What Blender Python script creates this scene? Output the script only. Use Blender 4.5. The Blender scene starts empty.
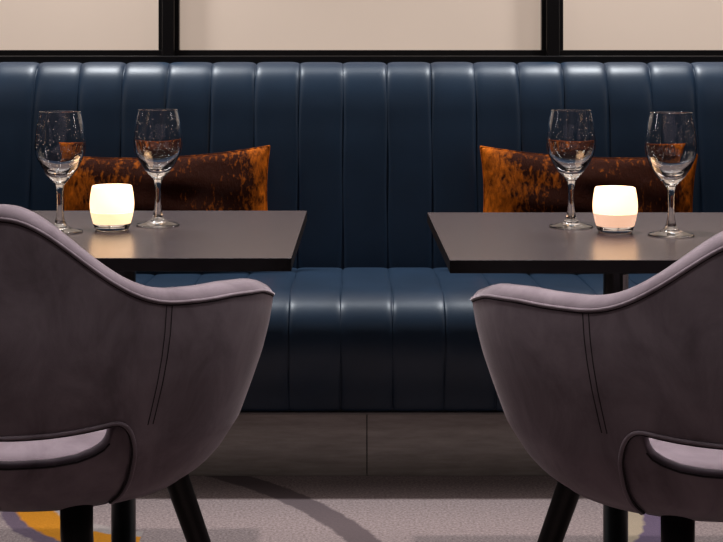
import bpy, bmesh, math, random
import numpy as np
from mathutils import Vector, Matrix

random.seed(7)
SC = bpy.context.scene
COL = SC.collection
F, H = 1381.0, 1.061            # focal length in pixels, eye height

# ------------------------------------------------------------------ helpers
def link(o):
    COL.objects.link(o)
    return o

def mesh_obj(name, verts, faces, mat, parent=None, smooth=True, mats=None, fmat=None, uvs=None):
    me = bpy.data.meshes.new(name)
    me.from_pydata([tuple(map(float, v)) for v in verts], [], faces)
    for m in (mats or [mat]):
        me.materials.append(m)
    if fmat is not None:
        me.polygons.foreach_set('material_index', fmat)
    if smooth:
        me.polygons.foreach_set('use_smooth', [True] * len(me.polygons))
    me.update()
    o = link(bpy.data.objects.new(name, me))
    if parent is not None:
        o.parent = parent
    return o

def fix_normals(o):
    bm = bmesh.new(); bm.from_mesh(o.data)
    bmesh.ops.recalc_face_normals(bm, faces=bm.faces)
    bm.to_mesh(o.data); bm.free()
    return o

def bm_obj(name, bm, mat, parent=None, smooth=False):
    me = bpy.data.meshes.new(name)
    bmesh.ops.recalc_face_normals(bm, faces=bm.faces)
    bm.to_mesh(me); bm.free()
    me.materials.append(mat)
    if smooth:
        me.polygons.foreach_set('use_smooth', [True] * len(me.polygons))
    o = link(bpy.data.objects.new(name, me))
    if parent is not None:
        o.parent = parent
    return o

def box_bm(x0, x1, y0, y1, z0, z1, bev=0.0, seg=2, bm=None):
    b = bm or bmesh.new()
    r = bmesh.ops.create_cube(b, size=1.0)
    vs = r['verts']
    for v in vs:
        v.co = Vector(((x0 + x1) / 2 + v.co.x * (x1 - x0), (y0 + y1) / 2 + v.co.y * (y1 - y0),
                       (z0 + z1) / 2 + v.co.z * (z1 - z0)))
    if bev > 0:
        es = list({e for v in vs for e in v.link_edges})
        bmesh.ops.bevel(b, geom=es, offset=bev, segments=seg, affect='EDGES', profile=0.5)
    return b

def empty(name, loc, rz=0.0):
    o = link(bpy.data.objects.new(name, None))
    o.empty_display_size = 0.05
    o.location = loc
    o.rotation_euler = (0, 0, rz)
    return o

def tag(o, label=None, cat=None, group=None, kind=None):
    if label: o['label'] = label
    if cat: o['category'] = cat
    if group: o['group'] = group
    if kind: o['kind'] = kind
    return o

def dup(o, parent=None):
    c = link(o.copy())
    if parent is not None:
        c.parent = parent
    for ch in [k for k in bpy.data.objects if k.parent == o]:
        dup(ch, c)
    return c

def catmull(pts, n=8):
    P = [np.array(p, float) for p in pts]
    P = [2 * P[0] - P[1]] + P + [2 * P[-1] - P[-2]]
    out = []
    for i in range(1, len(P) - 2):
        p0, p1, p2, p3 = P[i - 1:i + 3]
        for k in range(n):
            t = k / n
            out.append(0.5 * ((2 * p1) + (-p0 + p2) * t + (2 * p0 - 5 * p1 + 4 * p2 - p3) * t * t
                              + (-p0 + 3 * p1 - 3 * p2 + p3) * t ** 3))
    out.append(P[-2])
    return out

def lathe(name, prof, mat, parent=None, seg=64, close=False):
    """prof: list of (r, z); poles where r == 0"""
    verts, rings, faces = [], [], []
    for r, z in prof:
        if r < 1e-6:
            rings.append([len(verts)]); verts.append((0, 0, z))
        else:
            st = len(verts)
            for k in range(seg):
                a = 2 * math.pi * k / seg
                verts.append((r * math.cos(a), r * math.sin(a), z))
            rings.append(list(range(st, st + seg)))
    for a, b in zip(rings[:-1], rings[1:]):
        for k in range(seg):
            k2 = (k + 1) % seg
            if len(a) == 1 and len(b) == 1: continue
            if len(a) == 1: faces.append((a[0], b[k2], b[k]))
            elif len(b) == 1: faces.append((a[k], a[k2], b[0]))
            else: faces.append((a[k], a[k2], b[k2], b[k]))
    return mesh_obj(name, verts, faces, mat, parent)

def tube(name, pts, r, mat, parent=None, seg=8, closed=False, radii=None):
    pts = [Vector(p) for p in pts]
    n = len(pts)
    verts, faces = [], []
    up = Vector((0, 0, 1)); prev = None
    for i, p in enumerate(pts):
        a = pts[(i - 1) % n] if (closed or i > 0) else p
        b = pts[(i + 1) % n] if (closed or i < n - 1) else p
        t = (b - a).normalized()
        if prev is None:
            ref = up if abs(t.dot(up)) < 0.9 else Vector((1, 0, 0))
            nx = t.cross(ref).normalized()
        else:
            nx = (prev - t * prev.dot(t)).normalized()
        prev = nx
        ny = t.cross(nx)
        rr = radii[i] if radii else r
        for k in range(seg):
            an = 2 * math.pi * k / seg
            verts.append(p + nx * (rr * math.cos(an)) + ny * (rr * math.sin(an)))
    m = n if closed else n - 1
    for i in range(m):
        j = (i + 1) % n
        for k in range(seg):
            k2 = (k + 1) % seg
            faces.append((i * seg + k, i * seg + k2, j * seg + k2, j * seg + k))
    if not closed:
        faces.append(tuple(range(seg))[::-1])
        faces.append(tuple((n - 1) * seg + k for k in range(seg)))
    return fix_normals(mesh_obj(name, verts, faces, mat, parent))

# ------------------------------------------------------------------ materials
def new_mat(name):
    m = bpy.data.materials.new(name); m.use_nodes = True
    nt = m.node_tree
    return m, nt, nt.nodes['Principled BSDF']

def node(nt, t, **kw):
    n = nt.nodes.new(t)
    for k, v in kw.items():
        setattr(n, k, v)
    return n

def simple(name, col, rough=0.5, metal=0.0, spec=0.5, noise=None, bump=None, coat=0):
    m, nt, p = new_mat(name)
    p.inputs['Base Color'].default_value = (*col, 1)
    p.inputs['Roughness'].default_value = rough
    p.inputs['Metallic'].default_value = metal
    p.inputs['Specular IOR Level'].default_value = spec
    p.inputs['Coat Weight'].default_value = coat
    tc = node(nt, 'ShaderNodeTexCoord')
    if noise:
        sc, amt = noise
        nz = node(nt, 'ShaderNodeTexNoise'); nz.inputs['Scale'].default_value = sc
        nz.inputs['Detail'].default_value = 5
        nt.links.new(tc.outputs['Object'], nz.inputs['Vector'])
        rp = node(nt, 'ShaderNodeValToRGB')
        rp.color_ramp.elements[0].position = .3; rp.color_ramp.elements[1].position = .7
        rp.color_ramp.elements[0].color = (*[c * (1 - amt) for c in col], 1)
        rp.color_ramp.elements[1].color = (*[min(1, c * (1 + amt)) for c in col], 1)
        nt.links.new(nz.outputs['Fac'], rp.inputs['Fac'])
        nt.links.new(rp.outputs['Color'], p.inputs['Base Color'])
    if bump:
        sc, st = bump
        nz = node(nt, 'ShaderNodeTexNoise'); nz.inputs['Scale'].default_value = sc
        nz.inputs['Detail'].default_value = 4
        nt.links.new(tc.outputs['Object'], nz.inputs['Vector'])
        b = node(nt, 'ShaderNodeBump'); b.inputs['Strength'].default_value = st
        b.inputs['Distance'].default_value = 0.002
        nt.links.new(nz.outputs['Fac'], b.inputs['Height'])
        nt.links.new(b.outputs['Normal'], p.inputs['Normal'])
    return m

M = {}
M['leather'] = simple('navy_leather', (0.0108, 0.0245, 0.0475), 0.40, spec=0.36, noise=(7, .12), bump=(260, .10))
M['black_metal'] = simple('black_metal', (0.006, 0.006, 0.007), 0.32, spec=0.5)
M['black_wood'] = simple('black_wood', (0.006, 0.005, 0.006), 0.38, spec=0.4, noise=(30, .3))
M['frame'] = simple('black_frame', (0.008, 0.006, 0.006), 0.3, spec=0.5)
M['laminate'] = simple('taupe_laminate', (0.052, 0.036, 0.039), 0.27, spec=0.36, noise=(45, .06), bump=(500, .04))
M['edge'] = simple('black_edge', (0.004, 0.003, 0.003), 0.45, spec=0.3)
M['pane'] = simple('frosted_pane', (0.62, 0.485, 0.39), 0.55, spec=0.4, noise=(2.2, .05))
_p = M['pane'].node_tree.nodes['Principled BSDF']
_p.inputs['Emission Color'].default_value = (1.0, .78, .63, 1); _p.inputs['Emission Strength'].default_value = .35   # frosted glass, emission added to brighten it
M['ceiling'] = simple('ceiling_paint', (0.04, 0.037, 0.035), 0.9)
M['wall'] = simple('wall_paint', (0.05, 0.045, 0.042), 0.9)
M['sticker'] = simple('sticker_paper', (0.75, 0.73, 0.72), 0.6)
M['ink'] = simple('sticker_ink', (0.05, 0.05, 0.06), 0.6)
M['strip'] = simple('ledge_strip', (0.22, 0.20, 0.19), 0.45)

def velvet(name, c_dark, c_light, scale, sheen, tint, lo=.35, hi=.65, stretch=(1, 1, 1), rough=.85, bump=.3, dist=0.6):
    m, nt, p = new_mat(name)
    tc = node(nt, 'ShaderNodeTexCoord')
    mp = node(nt, 'ShaderNodeMapping'); mp.inputs['Scale'].default_value = stretch
    nt.links.new(tc.outputs['Object'], mp.inputs['Vector'])
    nz = node(nt, 'ShaderNodeTexNoise'); nz.inputs['Scale'].default_value = scale
    nz.inputs['Detail'].default_value = 6; nz.inputs['Roughness'].default_value = .62
    nz.inputs['Distortion'].default_value = dist
    nt.links.new(mp.outputs['Vector'], nz.inputs['Vector'])
    rp = node(nt, 'ShaderNodeValToRGB')
    rp.color_ramp.elements[0].position = lo; rp.color_ramp.elements[1].position = hi
    rp.color_ramp.elements[0].color = (*c_dark, 1); rp.color_ramp.elements[1].color = (*c_light, 1)
    nt.links.new(nz.outputs['Fac'], rp.inputs['Fac'])
    nt.links.new(rp.outputs['Color'], p.inputs['Base Color'])
    p.inputs['Roughness'].default_value = rough
    p.inputs['Specular IOR Level'].default_value = 0.2
    p.inputs['Sheen Weight'].default_value = sheen
    p.inputs['Sheen Roughness'].default_value = 0.35
    p.inputs['Sheen Tint'].default_value = (*tint, 1)
    n2 = node(nt, 'ShaderNodeTexNoise'); n2.inputs['Scale'].default_value = 900
    nt.links.new(tc.outputs['Object'], n2.inputs['Vector'])
    ad = node(nt, 'ShaderNodeMath', operation='MULTIPLY_ADD'); ad.inputs[1].default_value = .35
    nt.links.new(n2.outputs['Fac'], ad.inputs[0]); nt.links.new(nz.outputs['Fac'], ad.inputs[2])
    b = node(nt, 'ShaderNodeBump'); b.inputs['Strength'].default_value = bump
    b.inputs['Distance'].default_value = 0.004
    nt.links.new(ad.outputs[0], b.inputs['Height'])
    nt.links.new(b.outputs['Normal'], p.inputs['Normal'])
    return m

M['velvet'] = velvet('grey_velvet', (0.22, 0.176, 0.205), (0.37, 0.305, 0.35), 13, 1.0, (.95, .86, .93), stretch=(1, 1, .55), bump=.12)
M['seam'] = simple('seam_and_groove_shade', (0.035, 0.027, 0.032), .9)
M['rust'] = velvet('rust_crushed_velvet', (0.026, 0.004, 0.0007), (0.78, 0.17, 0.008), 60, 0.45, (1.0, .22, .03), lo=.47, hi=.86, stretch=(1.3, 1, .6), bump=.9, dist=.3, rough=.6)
def patchy(m):
    nt = m.node_tree; L = nt.links.new
    rp = [n for n in nt.nodes if n.type == 'VALTORGB'][0]
    nz = rp.inputs['Fac'].links[0].from_node
    tc = [n for n in nt.nodes if n.type == 'TEX_COORD'][0]
    big = node(nt, 'ShaderNodeTexNoise'); big.inputs['Scale'].default_value = 6.5; big.inputs['Detail'].default_value = 2
    L(tc.outputs['Object'], big.inputs['Vector'])
    a = node(nt, 'ShaderNodeMath', operation='MULTIPLY_ADD'); a.inputs[1].default_value = .9; a.inputs[2].default_value = -.45
    L(big.outputs['Fac'], a.inputs[0])
    b = node(nt, 'ShaderNodeMath', operation='ADD'); L(a.outputs[0], b.inputs[0]); L(nz.outputs['Fac'], b.inputs[1])
    sp = node(nt, 'ShaderNodeSeparateXYZ'); L(tc.outputs['Object'], sp.inputs[0])      # sheen at both ends painted into the velvet colour
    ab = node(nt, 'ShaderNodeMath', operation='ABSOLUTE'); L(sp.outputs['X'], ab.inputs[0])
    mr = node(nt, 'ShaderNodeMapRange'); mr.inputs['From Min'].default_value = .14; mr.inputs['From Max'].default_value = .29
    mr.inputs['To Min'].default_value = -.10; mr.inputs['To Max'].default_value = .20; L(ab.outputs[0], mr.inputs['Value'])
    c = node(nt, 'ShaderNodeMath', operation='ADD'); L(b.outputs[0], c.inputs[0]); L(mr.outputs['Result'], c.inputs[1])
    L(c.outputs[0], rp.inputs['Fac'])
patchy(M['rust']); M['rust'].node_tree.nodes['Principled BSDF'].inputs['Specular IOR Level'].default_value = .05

def glass_mat(name, ior=1.5, rough=0.0):
    m, nt, p = new_mat(name)
    p.inputs['Base Color'].default_value = (1, 1, 1, 1)
    p.inputs['Roughness'].default_value = rough
    p.inputs['Transmission Weight'].default_value = 1
    p.inputs['IOR'].default_value = ior
    return m
M['glass'] = glass_mat('clear_glass')

def emit(name, col, strength, base=(.8, .75, .7)):
    m, nt, p = new_mat(name)
    p.inputs['Base Color'].default_value = (*base, 1)
    p.inputs['Roughness'].default_value = .25
    p.inputs['Emission Color'].default_value = (*col, 1)
    p.inputs['Emission Strength'].default_value = strength
    return m
M['glow'] = emit('glowing_frosted_glass', (1.0, 0.58, 0.29), 2.7)
M['wax'] = emit('glowing_wax', (1.0, 0.56, 0.36), .85)
M['wax_pale'] = emit('glowing_pale_wax', (1.0, 0.66, 0.36), 1.35)
M['flame'] = emit('flame', (1.0, 0.7, 0.3), 12)

# stone tile
def tile_mat():
    m, nt, p = new_mat('stone_tile')
    tc = node(nt, 'ShaderNodeTexCoord')
    mp = node(nt, 'ShaderNodeMapping'); mp.inputs['Scale'].default_value = (3, 3, 22)
    nt.links.new(tc.outputs['Object'], mp.inputs['Vector'])
    nz = node(nt, 'ShaderNodeTexNoise'); nz.inputs['Scale'].default_value = 3
    nz.inputs['Detail'].default_value = 8; nz.inputs['Roughness'].default_value = .65
    nt.links.new(mp.outputs['Vector'], nz.inputs['Vector'])
    rp = node(nt, 'ShaderNodeValToRGB')
    rp.color_ramp.elements[0].position = .3; rp.color_ramp.elements[1].position = .7
    rp.color_ramp.elements[0].color = (0.32, 0.28, 0.25, 1); rp.color_ramp.elements[1].color = (0.48, 0.42, 0.385, 1)
    nt.links.new(nz.outputs['Fac'], rp.inputs['Fac'])
    nt.links.new(rp.outputs['Color'], p.inputs['Base Color'])
    p.inputs['Roughness'].default_value = .22
    p.inputs['Specular IOR Level'].default_value = .6
    return m
M['tile'] = tile_mat()

# carpet with curved ribbons
def circ(p1, p2, p3):
    ax, ay = p1; bx, by = p2; cx, cy = p3
    d = 2 * (ax * (by - cy) + bx * (cy - ay) + cx * (ay - by))
    ux = ((ax**2 + ay**2) * (by - cy) + (bx**2 + by**2) * (cy - ay) + (cx**2 + cy**2) * (ay - by)) / d
    uy = ((ax**2 + ay**2) * (cx - bx) + (bx**2 + by**2) * (ax - cx) + (cx**2 + cy**2) * (bx - ax)) / d
    return ux, uy, math.hypot(ax - ux, ay - uy)

def carpet_mat():
    m, nt, p = new_mat('ribbon_carpet')
    L = nt.links.new
    tc = node(nt, 'ShaderNodeTexCoord')
    wob = node(nt, 'ShaderNodeTexNoise'); wob.inputs['Scale'].default_value = 28; wob.inputs['Detail'].default_value = 3
    L(tc.outputs['Object'], wob.inputs['Vector'])
    wsub = node(nt, 'ShaderNodeMath', operation='SUBTRACT'); wsub.inputs[1].default_value = .5
    L(wob.outputs['Fac'], wsub.inputs[0])
    wm = node(nt, 'ShaderNodeMath', operation='MULTIPLY'); wm.inputs[1].default_value = .022
    L(wsub.outputs[0], wm.inputs[0])
    n1 = node(nt, 'ShaderNodeTexNoise'); n1.inputs['Scale'].default_value = 160; n1.inputs['Detail'].default_value = 6
    n1.inputs['Roughness'].default_value = .7
    L(tc.outputs['Object'], n1.inputs['Vector'])
    rp = node(nt, 'ShaderNodeValToRGB')
    rp.color_ramp.elements[0].position = .32; rp.color_ramp.elements[1].position = .68
    rp.color_ramp.elements[0].color = (.115, .085, .083, 1); rp.color_ramp.elements[1].color = (.34, .265, .255, 1)
    L(n1.outputs['Fac'], rp.inputs['Fac'])
    cur = rp.outputs['Color']
    fl = node(nt, 'ShaderNodeVectorMath', operation='MULTIPLY'); fl.inputs[1].default_value = (1, 1, 0)
    L(tc.outputs['Object'], fl.inputs[0])
    sep = node(nt, 'ShaderNodeSeparateXYZ'); L(tc.outputs['Object'], sep.inputs[0])
    def band(cur, pts, half, col, off=0.0, lim=(-1, 1)):
        ux, uy, R = circ(*pts)
        d = node(nt, 'ShaderNodeVectorMath', operation='DISTANCE'); d.inputs[1].default_value = (ux, uy, 0)
        L(fl.outputs[0], d.inputs[0])
        s = node(nt, 'ShaderNodeMath', operation='SUBTRACT'); s.inputs[1].default_value = R + off
        L(d.outputs['Value'], s.inputs[0])
        a = node(nt, 'ShaderNodeMath', operation='ADD'); L(s.outputs[0], a.inputs[0]); L(wm.outputs[0], a.inputs[1])
        b = node(nt, 'ShaderNodeMath', operation='ABSOLUTE'); L(a.outputs[0], b.inputs[0])
        r = node(nt, 'ShaderNodeMapRange'); r.inputs['From Min'].default_value = half + .004
        r.inputs['From Max'].default_value = half - .004
        L(b.outputs[0], r.inputs['Value'])
        g1 = node(nt, 'ShaderNodeMath', operation='GREATER_THAN'); g1.inputs[1].default_value = lim[0]; L(sep.outputs['X'], g1.inputs[0])
        g2 = node(nt, 'ShaderNodeMath', operation='LESS_THAN'); g2.inputs[1].default_value = lim[1]; L(sep.outputs['X'], g2.inputs[0])
        g3 = node(nt, 'ShaderNodeMath', operation='MULTIPLY'); L(g1.outputs[0], g3.inputs[0]); L(g2.outputs[0], g3.inputs[1])
        g4 = node(nt, 'ShaderNodeMath', operation='MULTIPLY'); L(g3.outputs[0], g4.inputs[0]); L(r.outputs['Result'], g4.inputs[1])
        mx = node(nt, 'ShaderNodeMix', data_type='RGBA')
        cm = node(nt, 'ShaderNodeMix', data_type='RGBA', blend_type='MULTIPLY'); cm.inputs['Factor'].default_value = .5
        cm.inputs['A'].default_value = (*[c * 2.2 for c in col], 1)
        L(rp.outputs['Color'], cm.inputs['B'])
        L(g4.outputs[0], mx.inputs['Factor']); L(cur, mx.inputs['A']); L(cm.outputs['Result'], mx.inputs['B'])
        return mx.outputs['Result']
    def W(x, y):
        D = F * H / (y - 62); return ((x - 356) * D / F, D)
    dk = (W(235, 478), W(305, 504), W(362, 540))
    cur = band(cur, dk, .036, (.075, .058, .060), lim=(-.6, .15))
    og = (W(36, 511), W(60, 530), W(106, 541))
    cur = band(cur, og, .050, (.20, .175, .165), off=-.03, lim=(-.95, -.48))
    cur = band(cur, og, .050, (.075, .055, .075), off=.03, lim=(-.95, -.48))
    cur = band(cur, og, .042, (.31, .125, .009), lim=(-.95, -.48))
    pu = (W(648, 506), W(656, 522), W(648, 542))
    cur = band(cur, pu, .045, (.22, .18, .13), off=-.03, lim=(.5, .9))
    cur = band(cur, pu, .028, (.075, .055, .085), lim=(.5, .9))
    L(cur, p.inputs['Base Color'])
    p.inputs['Roughness'].default_value = .95
    p.inputs['Specular IOR Level'].default_value = .1
    b = node(nt, 'ShaderNodeBump'); b.inputs['Strength'].default_value = .6; b.inputs['Distance'].default_value = .004
    L(n1.outputs['Fac'], b.inputs['Height']); L(b.outputs['Normal'], p.inputs['Normal'])
    return m
M['carpet'] = carpet_mat()

# ------------------------------------------------------------------ setting
X0, X1 = -2.1, 2.1
fl = bm_obj('floor', box_bm(X0, X1, -0.6, 4.5, -0.05, 0), M['carpet'])
tag(fl, 'grey patterned carpet with dark and orange ribbons', kind='structure')
wl = bm_obj('wall_back', box_bm(X0, X1, 4.36, 4.46, 0, 2.7), M['wall'])
tag(wl, 'dark wall behind the framed panes', kind='structure')
ce = bm_obj('ceiling', box_bm(X0, X1, -0.6, 4.5, 2.7, 2.75), M['ceiling'])
tag(ce, 'ceiling of the room', kind='structure')

# framed frosted panes above the bench
WY = 4.25
mull = [(-0.609, -0.545), (0.572, 0.639)]
edges = [X0, mull[0][0], mull[0][1], mull[1][0], mull[1][1], X1]
PZ0, PZ1 = 1.098, 2.35
labs = ['beige frosted pane at the left end above the bench', 'wide beige frosted pane in the middle between two black mullions',
        'beige frosted pane at the right end above the bench']
for i in range(3):
    a, b = edges[2 * i], edges[2 * i + 1]
    w = bm_obj('window_%d' % (i + 1), box_bm(a, b, WY + .03, WY + .045, PZ0, PZ1), M['pane'])
    tag(w, labs[i], kind='structure')
b = box_bm(X0, X1, WY - .02, WY + .11, .95, PZ0 - .018, .003)
box_bm(X0, X1, WY + .005, WY + .06, PZ0 - .022, PZ0, .002, bm=b)
box_bm(X0, X1, WY - .02, WY + .11, PZ1, PZ1 + .08, .003, bm=b)
tag(bm_obj('trim_1', b, M['frame']), 'black horizontal rails of the framed screen', kind='structure')
for i, (a, c) in enumerate(mull):
    b = box_bm(a, a + .014, WY + .005, WY + .06, PZ0, PZ1, .002)
    box_bm(c - .014, c, WY + .005, WY + .06, PZ0, PZ1, .002, bm=b)
    box_bm(a + .013, c - .013, WY - .012, WY + .06, PZ0 - .02, PZ1, .004, bm=b)
    tag(bm_obj('trim_%d' % (i + 2), b, M['frame']), 'black vertical mullion %s' % ('over the left cushion' if i == 0 else 'over the right cushion'), kind='structure')

# tiled kick plate
KY = 3.539
b = bmesh.new()
gx = .028; tw = 1.2
x = gx - 2 * tw
while x < X1:
    x0, x1 = max(X0, x + .0012), min(X1, x + tw - .0012)
    if x1 > x0:
        box_bm(x0, x1, KY, KY + .02, 0, .158, .0012, bm=b)
    x += tw
kt = bm_obj('baseboard_back', b, M['tile'])
tag(kt, 'grey stone tiles facing the plinth under the bench', kind='structure')
tr = bm_obj('trim_4', box_bm(X0, X1, KY - .004, KY + .03, .158, .164, .001), M['strip'])
tag(tr, 'thin grey strip along the top of the tiles', kind='structure')

# ------------------------------------------------------------------ banquette
CW = .1312
SEAM = -0.0386
def channel_sweep(name, prof, amp, parent, mat, nper=20):
    """prof: (y,z) polyline running with its outward normal on the left; channels bulge along the normal"""
    prof = catmull(prof, 6)
    P = np.array(prof)
    T = np.gradient(P, axis=0); T /= np.linalg.norm(T, axis=1)[:, None]
    N = np.stack([-T[:, 1], T[:, 0]], 1)
    n0 = math.ceil((X0 + .02 - SEAM) / CW); n1 = math.floor((X1 - .02 - SEAM) / CW)
    xs = []
    for c in range(n0, n1):
        for k in range(nper):
            t = k / nper
            t = .5 - .5 * math.cos(math.pi * t) if True else t
            wob = 0.0
            xs.append((SEAM + (c + t) * CW, t, c))
    xs.append((SEAM + n1 * CW, 0.0, n1))
    verts, faces = [], []
    m = len(P)
    rnd = {c: random.uniform(-.06, .06) for c in range(n0, n1 + 1)}
    arc = np.cumsum(np.r_[0, np.linalg.norm(np.diff(P, axis=0), axis=1)])
    for x, t, c in xs:
        q = abs(2 * t - 1)
        h = amp * (1 - q ** 8.0) * (1 + rnd[c] if t else 1)
        if t == 0: h = -.0045
        for j in range(m):
            wx = .0018 * math.sin(arc[j] * 17 + c * 2.1) * (1 - abs(2 * ((t + .5) % 1) - 1) * .0)
            d = h
            verts.append((x + (wx if q > .9 else wx * .4), P[j][0] + N[j][0] * d, P[j][1] + N[j][1] * d))
    for i in range(len(xs) - 1):
        for j in range(m - 1):
            faces.append((i * m + j, i * m + j + 1, (i + 1) * m + j + 1, (i + 1) * m + j))
        faces.append((i * m + m - 1, i * m, (i + 1) * m, (i + 1) * m + m - 1))
    faces.append(tuple(range(m))[::-1]); faces.append(tuple((len(xs) - 1) * m + j for j in range(m)))
    o = mesh_obj(name, verts, faces, mat, parent)
    for e in (-1, -2): o.data.polygons[len(o.data.polygons) + e].use_smooth = False
    return fix_normals(o)

bq = empty('banquette', (0, 3.9, 0))
tag(bq, 'long navy leather bench seat with vertical fluted channels along the wall', 'bench')
def child_abs(o, root):
    o.matrix_parent_inverse = Matrix.Translation(-root.location)
    return o
# backrest: from bottom up the front, over the top, down the back (normal to the left of travel must face outwards)
back_prof = [(4.03, .42), (4.035, .50), (4.052, .65), (4.070, .80), (4.082, .88), (4.092, .94), (4.105, .985), (4.124, 1.022),
             (4.150, 1.046), (4.178, 1.055), (4.203, 1.045), (4.214, 1.0), (4.214, .80), (4.214, .42)]
o = channel_sweep('backrest', back_prof, .0060, bq, M['leather']); child_abs(o, bq)
# seat: from below the nose up, over the nose, back along the top
seat_prof = [(3.515, .175), (3.500, .22), (3.475, .28), (3.460, .33), (3.460, .375), (3.476, .415), (3.508, .445), (3.555, .461), (3.61, .466),
             (3.70, .466), (3.85, .464), (4.0, .460), (4.03, .45), (4.035, .40), (4.035, .25), (4.03, .175)]
o = channel_sweep('seat', seat_prof, .0042, bq, M['leather']); child_abs(o, bq)
o = bm_obj('plinth', box_bm(X0 + .02, X1 - .02, 3.56, 4.2, 0.0, .18), M['black_wood'], bq); child_abs(o, bq)

# ------------------------------------------------------------------ cushions
def cushion(name, cx, w, hgt, rot, flip, label):
    root = empty(name, (cx, 3.925, .4865))
    n = 40
    verts, faces = [], []
    hw, hh = w / 2, hgt / 2
    def pt(u, v, side):
        pin = 1 - .125 * (1 - abs(u) ** 2.0) * abs(v) ** 2     # sides curve in between the corners
        pinu = 1 - .05 * (1 - abs(v) ** 2.0) * abs(u) ** 2
        X = u * hw * pinu; Z = v * hh * pin
        th = .066 * (max(0, 1 - u ** 2) * max(0, 1 - v ** 2)) ** .42
        wr = .006 * math.sin(5 * u + 3 * v) * math.sin(7 * v - 2 * u + 1) * (1 - u * u) * (1 - v * v)
        return (X, side * th + wr, Z + hh)
    idx = {}
    for side in (-1, 1):
        for i in range(n + 1):
            for j in range(n + 1):
                u = math.sin((2 * i / n - 1) * math.pi / 2); v = math.sin((2 * j / n - 1) * math.pi / 2)
                edge = i in (0, n) or j in (0, n)
                if side == 1 and edge:
                    idx[(1, i, j)] = idx[(-1, i, j)]; continue
                idx[(side, i, j)] = len(verts); verts.append(pt(u, v, side))
    for side in (-1, 1):
        for i in range(n):
            for j in range(n):
                q = [idx[(side, i, j)], idx[(side, i + 1, j)], idx[(side, i + 1, j + 1)], idx[(side, i, j + 1)]]
                faces.append(q if side == -1 else q[::-1])
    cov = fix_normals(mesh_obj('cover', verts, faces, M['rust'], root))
    ring = [pt(math.sin((2 * k / n - 1) * math.pi / 2), -1, 0) for k in range(n)] + \
           [pt(1, math.sin((2 * k / n - 1) * math.pi / 2), 0) for k in range(n)] + \
           [pt(math.sin((1 - 2 * k / n) * math.pi / 2), 1, 0) for k in range(n)] + \
           [pt(-1, math.sin((1 - 2 * k / n) * math.pi / 2), 0) for k in range(n)]
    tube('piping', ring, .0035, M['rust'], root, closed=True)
    root.rotation_euler = (math.radians(-8), math.radians(rot), 0)
    tag(root, label, 'cushion', 'rust velvet cushions on the bench')
    return root
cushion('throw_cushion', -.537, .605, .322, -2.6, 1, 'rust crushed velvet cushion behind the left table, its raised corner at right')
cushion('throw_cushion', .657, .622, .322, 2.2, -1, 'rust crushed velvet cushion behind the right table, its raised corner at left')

# ------------------------------------------------------------------ tables
TZ = .75
def table(cx, y0, y1, sticker, label):
    root = empty('dining_table', (cx, (y0 + y1) / 2, 0))
    w, d = .65, y1 - y0
    b = box_bm(-w / 2, w / 2, -d / 2, d / 2, TZ - .021, TZ, .0012, 2)
    me = bpy.data.meshes.new('tabletop'); bmesh.ops.recalc_face_normals(b, faces=b.faces); b.to_mesh(me); b.free()
    me.materials.append(M['laminate']); me.materials.append(M['edge'])
    for p in me.polygons: p.material_index = 0 if p.normal.z > .6 else 1
    top = link(bpy.data.objects.new('tabletop', me)); top.parent = root
    lathe('column', [(0, .012), (.0225, .012), (.0225, TZ - .03), (.0225, TZ - .029), (0, TZ - .029)], M['black_metal'], root, 40)
    bm_obj('mounting_plate', box_bm(-.14, .14, -.14, .14, TZ - .029, TZ - .021, .002), M['black_metal'], root)
    bm_obj('base_plate', box_bm(-.21, .21, -.21, .21, 0, .012, .004), M['black_metal'], root)
    if sticker:
        vs, fs = [], []
        na = 8
        for k in range(na + 1):
            a = math.radians(-66 + 60 * k / na)
            for z in (.648, .677):
                vs.append((.0229 * math.cos(a), .0229 * math.sin(a), z))
        for k in range(na): fs.append((2 * k, 2 * k + 2, 2 * k + 3, 2 * k + 1))
        st = mesh_obj('sticker', vs, fs, M['sticker'], root); st['label'] = 'small white paper sticker'
    tag(root, label, 'table', 'small square pedestal tables')
    return root
table(-.4275, 2.190, 2.890, False, 'dark taupe pedestal table in front of the left cushion')
table(.4722, 2.168, 2.856, True, 'dark taupe pedestal table before the right cushion, white sticker on its column')

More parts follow.
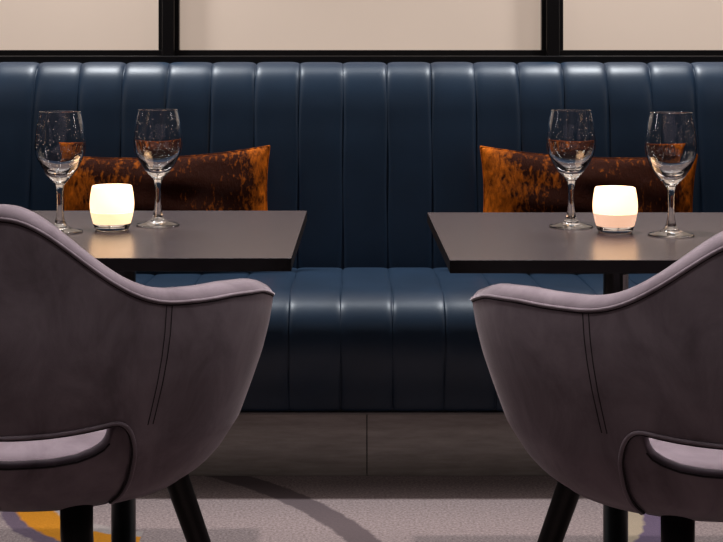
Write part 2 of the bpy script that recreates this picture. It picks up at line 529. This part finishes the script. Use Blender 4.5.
# ------------------------------------------------------------------ glassware
def wine_glass_proto(name):
    root = empty(name, (0, 0, 0))
    foot = [(0, .0006), (.030, .0002), (.0395, .0), (.0412, .0014), (.0405, .003)] 
    foot = [(0, .0008), (.02, .0005), (.034, .0), (.0395, .0), (.0412, .0015), (.0398, .0032)] + \
           [tuple(p) for p in catmull([(.0398, .0032), (.030, .0052), (.020, .0080), (.0130, .0125), (.0095, .0185), (.0076, .026)], 5)[1:]]
    stem = [tuple(p) for p in catmull([(.0076, .026), (.0058, .040), (.0052, .055), (.0056, .070), (.0070, .082), (.0092, .089)], 6)]
    bowl_o = [tuple(p) for p in catmull([(.0092, .089), (.0150, .0955), (.0240, .105), (.0345, .121), (.0425, .139), (.0458, .155),
                                         (.0455, .170), (.0430, .192), (.0375, .219)], 7)]
    bowl_i = [tuple(p) for p in catmull([(.0360, .219), (.0414, .192), (.0438, .170), (.0438, .156), (.0400, .140), (.0310, .1245),
                                         (.0190, .1125), (.0090, .1075), (.0, .1060)], 7)]
    bowl_i = bowl_i[:-1] + [(0, .1060)]
    rim = [(.0375, .2195), (.0373, .2200), (.0368, .2203), (.0362, .2200), (.0360, .2195)]
    lathe('foot', foot, M['glass'], root, 72)
    lathe('stem', stem, M['glass'], root, 72)
    lathe('bowl', bowl_o + rim + bowl_i, M['glass'], root, 72)
    rr = random.Random(3); b = bmesh.new()
    zi = [p[1] for p in bowl_i][::-1]; ri = [p[0] for p in bowl_i][::-1]
    for k in range(95):
        z = rr.uniform(.118, .213); a = rr.uniform(0, 2 * math.pi); q = rr.uniform(.0006, .0012)
        r = float(np.interp(z, zi, ri)) - q * 1.02
        bmesh.ops.create_icosphere(b, subdivisions=2, radius=q, matrix=Matrix.Translation((r * math.cos(a), r * math.sin(a), z)))
    tag(bm_obj('water_drops', b, M['glass'], root, True), kind='stuff')
    return root
g0 = wine_glass_proto('wine_glass')
spots = [(-.540, F / 548, 'empty stemmed wine glass on the left table, left of the lit candle, by the chair'),
         (-.3765, F / 526, 'empty stemmed wine glass on the left table, right of the lit candle'),
         (.405, F / 531, 'empty stemmed wine glass on the right table, left of the lit candle'),
         (.5645, F / 558, 'empty stemmed wine glass on the right table, right of the lit candle')]
for i, (x, y, lab) in enumerate(spots):
    g = g0 if i == 0 else dup(g0)
    g.location = (x, y, TZ + .0003)
    tag(g, lab, 'wine glass', 'wine glasses on the two tables')

def votive(x, y, wax, zw, label):
    root = empty('candle_holder', (x, y, TZ + .0003))
    base = [(0, .0012), (.022, .0010), (.0275, 0), (.0298, .0006), (.0312, .0030), (.0342, .0125), (0, .0125)]
    lathe('clear_base', base, M['glass'], root, 64)
    side = [tuple(p) for p in catmull([(.0343, .0130), (.0378, .026), (.0400, .040), (.0404, .052), (.0390, .067), (.0364, .0815)], 8)]
    lo = [p for p in side if p[1] <= zw]; hi = [p for p in side if p[1] > zw]
    rz = np.interp(zw, [p[1] for p in side], [p[0] for p in side])
    lathe('wax_fill', [(0, .0130)] + lo + [(rz, zw), (0, zw)], wax, root, 64)
    inner = [(r - .003, z) for r, z in hi][::-1]
    lathe('frosted_bowl', [(rz, zw + .0003)] + hi + [(hi[-1][0] - .0015, hi[-1][1] + .0012)] + inner + [(rz - .003, zw + .0003)], M['glow'], root, 64)
    lathe('flame', [(0, zw + .008), (.0035, zw + .014), (.0042, zw + .019), (.002, zw + .027), (0, zw + .033)], M['flame'], root, 16)
    tube('wick', [(0, 0, zw - .002), (0, 0, zw + .009)], .0008, M['black_wood'], root, 6)
    tag(root, label, 'candle', 'lit candles on the two tables')
    return root
votive(-.451, F / 541, M['wax_pale'], .034, 'lit candle in a frosted glass holder between the glasses on the left table')
votive(.472, F / 549, M['wax'], .036, 'lit candle in a frosted glass holder on the right table, peach wax showing')

# ------------------------------------------------------------------ armchairs
EA, EB = .318, .29          # half width, depth of the rounded back in plan
ARM = .185
def smooth_interp(xs, ys, width):
    X = np.linspace(xs[0], xs[-1], 801); Y = np.interp(X, xs, ys)
    n = max(3, int(width / (X[1] - X[0])) | 1)
    k = np.hanning(n + 2)[1:-1]; k /= k.sum()
    pad = np.r_[2 * Y[0] - Y[n:0:-1], Y, 2 * Y[-1] - Y[-2:-n - 2:-1]]
    S = np.convolve(pad, k, 'same')[n:-n]
    return lambda v: float(np.interp(v, X, S))
kfun = smooth_interp([.464, .474, .486, .500, .521, .5625, .612, .654, .69, .72, .78, .90],
                     [.50, .575, .645, .71, .772, .855, .912, .957, .985, 1.0, 1.01, 1.03], .018)
# half plan curve by arc length
_th = np.linspace(0, math.pi / 2, 400)
_px = np.r_[EA * np.sin(_th), EA - .028 * (np.linspace(0, 1, 100)[1:]) ** 2]
_py = np.r_[-EB * np.cos(_th), ARM * np.linspace(0, 1, 100)[1:]]
_s = np.cumsum(np.r_[0, np.hypot(np.diff(_px), np.diff(_py))])
SMAX = _s[-1]
def s_of_theta(deg): return float(np.interp(math.radians(deg), _th, _s[:400]))
S90 = s_of_theta(90)
rim_t = [(0, .883), (5, .880), (10, .866), (15, .845), (20, .822), (25, .801), (30, .784), (35, .773), (40, .768), (50, .766), (60, .766), (75, .760), (90, .742)]
rx = [s_of_theta(a) for a, _ in rim_t] + [S90 + d for d in (.05, .10, .15, ARM + .01)]
rz_ = [z for _, z in rim_t] + [.733, .727, .716, .700]
rx2 = [-v for v in rx[:0:-1]] + rx; rz2 = rz_[:0:-1] + rz_
rim_base = smooth_interp(rx2, rz2, .05)
def plan(s):
    a = abs(s); sg = 1 if s >= 0 else -1
    x = np.interp(a, _s, _px); y = np.interp(a, _s, _py)
    e = .002
    x2 = np.interp(min(a + e, SMAX), _s, _px); y2 = np.interp(min(a + e, SMAX), _s, _py)
    x1 = np.interp(max(a - e, 0), _s, _px); y1 = np.interp(max(a - e, 0), _s, _py)
    if a < e: tx, ty = 1.0, 0.0
    else: tx, ty = x2 - x1, y2 - y1
    l = math.hypot(tx, ty); nx, ny = ty / l, -tx / l
    return sg * x, y, sg * nx, ny
ZB = .476
SC_IN, SC_OUT = .150, .200   # arc position where the open back turns down
ZOPEN = .604
def zlow(s):
    a = abs(s)
    if a <= SC_IN: return ZOPEN - .011 * (1 - (a / SC_IN) ** 2)
    if a >= SC_OUT: return ZB
    q = (a - SC_IN) / (SC_OUT - SC_IN)
    return ZB + (ZOPEN - ZB) * (1 - q ** 2.6) ** (1 / 2.2)
TH = .048
def outer(s, z):
    x, y, nx, ny = plan(s); k = kfun(z)
    return Vector((x * k, y * k, z)), Vector((nx, ny, 0))

def chair(cx, cy, rz, label, drop=0.0):
    rim = lambda s: rim_base(s) - drop * math.exp(-(s / .15) ** 2)
    root = empty('armchair', (cx, cy, 0), rz)
    ss = np.unique(np.round(np.r_[np.linspace(0, SC_IN, 26), SC_IN + (SC_OUT - SC_IN) * (1 - (1 - np.linspace(0, 1, 26)) ** 1.8),
                   np.linspace(SC_OUT, S90, 44), np.linspace(S90, SMAX - .03, 10), SMAX - .03 * (1 - np.sin(np.linspace(0, 1, 10) * math.pi / 2))], 6))
    ss = np.r_[-ss[:0:-1], ss]
    NR = 34
    verts, faces = [], []
    for s in ss:
        zr, zl = rim(s), zlow(s)
        e = max(0, (abs(s) - (SMAX - .03)) / .03)
        tf = max(.02, math.sqrt(max(0, 1 - e * e)))
        zr -= .02 * (1 - tf)
        t = TH
        def op(z, f):               # f: 0 outer face, 1 inner face
            p, n = outer(s, z)
            c = p - n * (t * .5)
            return c + n * (t * (.5 - f) * tf)
        col = []
        zt = zr - .012
        for i in range(NR + 1):
            z = zt + (zl + .006 - zt) * (i / NR)
            col.append(op(z, 0))
        for f, dz in ((.06, -.003), (.2, -.0055), (.5, -.006), (.8, -.0055), (.94, -.003)):
            col.append(op(zl + .006, f) + Vector((0, 0, dz)))
        for i in range(12 + 1):
            z = zl + .006 + (zt - zl - .006) * (i / 12)
            col.append(op(z, 1))
        for f, dz in ((.97, .005), (.90, .0105), (.78, .0145), (.62, .0165), (.45, .0170), (.28, .0158), (.14, .0125), (.05, .0075), (.015, .0035)):
            col.append(op(zt, f) + Vector((0, 0, dz)))
        verts += col
    m = len(verts) // len(ss)
    for i in range(len(ss) - 1):
        for j in range(m):
            j2 = (j + 1) % m
            faces.append((i * m + j, i * m + j2, (i + 1) * m + j2, (i + 1) * m + j))
    faces.append(tuple(range(m))); faces.append(tuple((len(ss) - 1) * m + j for j in range(m))[::-1])
    sh = fix_normals(mesh_obj('backrest_shell', verts, faces, M['velvet'], root))
    # piping on the rim and round the open back, doubled seams down the flanks
    pts = []
    for s in np.linspace(-SMAX + .012, SMAX - .012, 220):
        p, n = outer(s, rim(s) - .0105); pts.append(p + n * .0002)
    pp = tube('piping', pts, .0024, M['velvet'], sh)
    pts = []
    for s in np.linspace(-SMAX + .014, SMAX - .014, 220):
        p, n = outer(s, rim(s) - .0138); pts.append(p + n * .0001)
    tube('seam', pts, .0010, M['seam'], sh, 6)
    a = SC_IN + (SC_OUT - SC_IN) * (1 - (1 - np.linspace(0, 1, 40)) ** 1.8)
    arc = [(s, zlow(s) + .004) for s in np.linspace(-SC_IN, SC_IN, 50)[1:-1]] + [(s, zlow(s) + .004) for s in a]
    arc = [(-s, zlow(s) + .004) for s in a[::-1]] + arc
    pts = []
    for s, z in arc:
        p, n = outer(s, z); pts.append(p + n * .0008)
    tube('piping', pts, .0026, M['velvet'], sh)
    pts = []
    for s, z in arc:
        a = abs(s); sg = 1 if s > 0 else -1
        f = min(1, max(0, (a - SC_IN) / (SC_OUT - SC_IN))) ** .6
        p, n = outer(s - sg * .0035 * f, z - .0035 * (1 - f)); pts.append(p - n * .0012)
    tube('seam', pts, .0020, M['seam'], sh, 6)  # dark tube painting in the shaded groove beside the piping
    for sg in (-1, 1):
        for d in (0, .008):
            pts = []
            s_t, s_b = s_of_theta(38.5), SC_OUT + .004
            for q in np.linspace(0, 1, 40):
                z = (rim(s_t) - .015) * (1 - q) + (ZOPEN - .004) * q
                s = (s_t + (s_b - s_t) * q ** 1.15 + d)
                p, n = outer(sg * s, z); pts.append(p + n * .0001)
            tube('seam', pts, .0007, M['seam'], sh, 6)
    # seat cushion
    n = 96
    verts, faces = [], []
    prof = [(.4785, .80), (.484, 1.0), (.492, 1.0), (.505, 1.0), (.535, 1.0), (.548, .985), (.556, .955), (.561, .90), (.565, .75), (.568, .5), (.570, .25)]
    per = np.linspace(-SMAX + .02, SMAX - .02, n)
    for z, f in prof:
        k = kfun(min(z, .55)) - .085
        for s in per:
            x, y, nx, ny = plan(s)
            verts.append((x * k * f, y * k * f, z))
    for i in range(len(prof) - 1):
        for j in range(n):
            j2 = (j + 1) % n
            faces.append((i * n + j, i * n + j2, (i + 1) * n + j2, (i + 1) * n + j))
    faces.append(tuple(range(n))); faces.append(tuple((len(prof) - 1) * n + j for j in range(n)))
    seat = fix_normals(mesh_obj('seat', verts, faces, M['velvet'], root))
    # upholstered rear panel of the seat, turned up at both ends of the opening
    ns = 110
    verts, faces = [], []
    def ptop(s):
        return float(np.interp(abs(s), [0, .070, .106, .131, .145, .152, .1555, .30], [.558, .560, .564, .571, .578, .586, ZOPEN + .002, ZOPEN + .002]))
    sp = np.linspace(-.205, .205, ns)
    for s in sp:
        zt = ptop(s)
        col = []
        for i in range(15):
            z = ZB - .004 + (zt - .006 - ZB + .004) * i / 14
            p, nn = outer(s, z); col.append(p - nn * .007)
        p, nn = outer(s, zt - .006)
        for dn, dz in ((.010, .004), (.018, .006), (.028, .004), (.032, 0)):
            col.append(p - nn * dn + Vector((0, 0, dz)))
        p, nn = outer(s, ZB); col.append(p - nn * .034)
        verts += col
    m = len(verts) // ns
    for i in range(ns - 1):
        for j in range(m):
            j2 = (j + 1) % m
            faces.append((i * m + j, i * m + j2, (i + 1) * m + j2, (i + 1) * m + j))
    faces.append(tuple(range(m))); faces.append(tuple((ns - 1) * m + j for j in range(m)))
    rp = fix_normals(mesh_obj('seat_panel', verts, faces, M['velvet'], root))
    pts = []
    for s in np.linspace(-.152, .152, 80):
        p, nn = outer(s, ptop(s) - .007); pts.append(p - nn * .0062)
    tube('seam', pts, .0013, M['seam'], rp, 6)
    # underside pan, frame and legs
    bm_obj('seat_frame', box_bm(-.125, .125, -.08, .15, .472, .487, .004, 3), M['black_wood'], root, True)
    b = box_bm(-.132, .132, .10, .15, .418, .474, .012, 3)
    bm_obj('cross_rail', b, M['black_wood'], root, True)
    for sx in (-1, 1):
        tube('leg', [(sx * .155, .085, .50), (sx * .170, .095, .44), (sx * .235, .145, .22), (sx * .300, .195, 0.0)], .02, M['black_wood'], root, 20,
             radii=[.0185, .0185, .0155, .0115])
        tube('leg', [(sx * .067, -.135, .50), (sx * .069, -.143, .44), (sx * .094, -.185, .22), (sx * .110, -.225, 0.0)], .02, M['black_wood'], root, 20,
             radii=[.022, .0215, .0175, .0125])
    tag(root, label, 'chair', 'grey velvet armchairs')
    return root
chair(-.437, 1.963, 0.0, 'grey velvet open-back armchair seen from behind at the left table')
chair(.482, 1.922, math.radians(.5), 'grey velvet open-back armchair seen from behind at the right table', drop=.018)

# ------------------------------------------------------------------ lights
def spot(name, loc, target, energy, size, blend, col, rad=.05):
    l = bpy.data.lights.new(name, 'SPOT'); l.energy = energy; l.spot_size = math.radians(size); l.spot_blend = blend
    l.color = col; l.shadow_soft_size = rad
    o = link(bpy.data.objects.new(name, l)); o.location = loc
    o.rotation_euler = (Vector(target) - Vector(loc)).to_track_quat('-Z', 'Y').to_euler()
    return o
def area(name, loc, target, energy, sx, sy, col):
    l = bpy.data.lights.new(name, 'AREA'); l.shape = 'RECTANGLE'; l.size = sx; l.size_y = sy; l.energy = energy; l.color = col
    o = link(bpy.data.objects.new(name, l)); o.location = loc
    o.rotation_euler = (Vector(target) - Vector(loc)).to_track_quat('-Z', 'Y').to_euler()
    return o
WARM = (1.0, .92, .895); NEUT = (.92, .96, 1.0); COOL = (.93, .96, 1.0)
for sx in (-1, 1):
    spot('overhead_spot', (sx * .98, 4.08, 2.62), (sx * .98, 4.0, 0), 160, 95, .8, NEUT, .04)
    area('glass_edge_fill', (sx * 2.0, 2.6, 2.0), (0, 2.6, .9), 4.5, .07, 1.3, WARM)  # unseen side strip added for bright edges on the glasses
area('linear_lamp', (0, 4.06, 2.64), (0, 3.98, 0), 16, 1.7, .06, NEUT)
for x, e in ((.2, 150), (-.75, 14), (1.15, 14)):  # the two weak ones are added for more glints on the glasses
    spot('overhead_spot', (x, 2.25, 2.66), (x, 2.25, 0), e, 110, .5, WARM, .025)
spot('overhead_spot', (0, .95, 2.62), (0, 1.15, 0), 24, 62, .6, WARM, .05)  # fill added over the chairs to brighten their backs
for k in range(5):
    l = bpy.data.lights.new('bulb', 'POINT'); l.energy = 1.4; l.shadow_soft_size = .035; l.color = WARM
    link(bpy.data.objects.new('bulb', l)).location = (-.7 + .35 * k, .5, 2.6)
light_block = bm_obj('trim_5', box_bm(X0, X1, 2.393, 2.50, 2.3, 2.7, .003), M['ceiling'])  # out of view, added to cut the front lamp off the bench and floor
tag(light_block, 'unseen ceiling block added to keep lamp light off the bench', kind='structure')

w = bpy.data.worlds.new('room_ambient'); SC.world = w; w.use_nodes = True
w.node_tree.nodes['Background'].inputs['Color'].default_value = (.9, .85, .9, 1)
w.node_tree.nodes['Background'].inputs['Strength'].default_value = .008

# ------------------------------------------------------------------ camera
cam = bpy.data.cameras.new('camera')
cam.sensor_width = 36; cam.sensor_fit = 'HORIZONTAL'
cam.lens = F / 723 * 36
cam.shift_x = (361.5 - 356) / 723
cam.shift_y = -(271 - 62) / 723
co = link(bpy.data.objects.new('camera', cam))
co.location = (0, 0, H); co.rotation_euler = (math.radians(90), 0, 0)
SC.camera = co

SC.view_settings.view_transform = 'Standard'
SC.view_settings.look = 'None'
SC.view_settings.gamma = 1
SC.view_settings.use_curve_mapping = False
SC.view_settings.exposure = 0.0
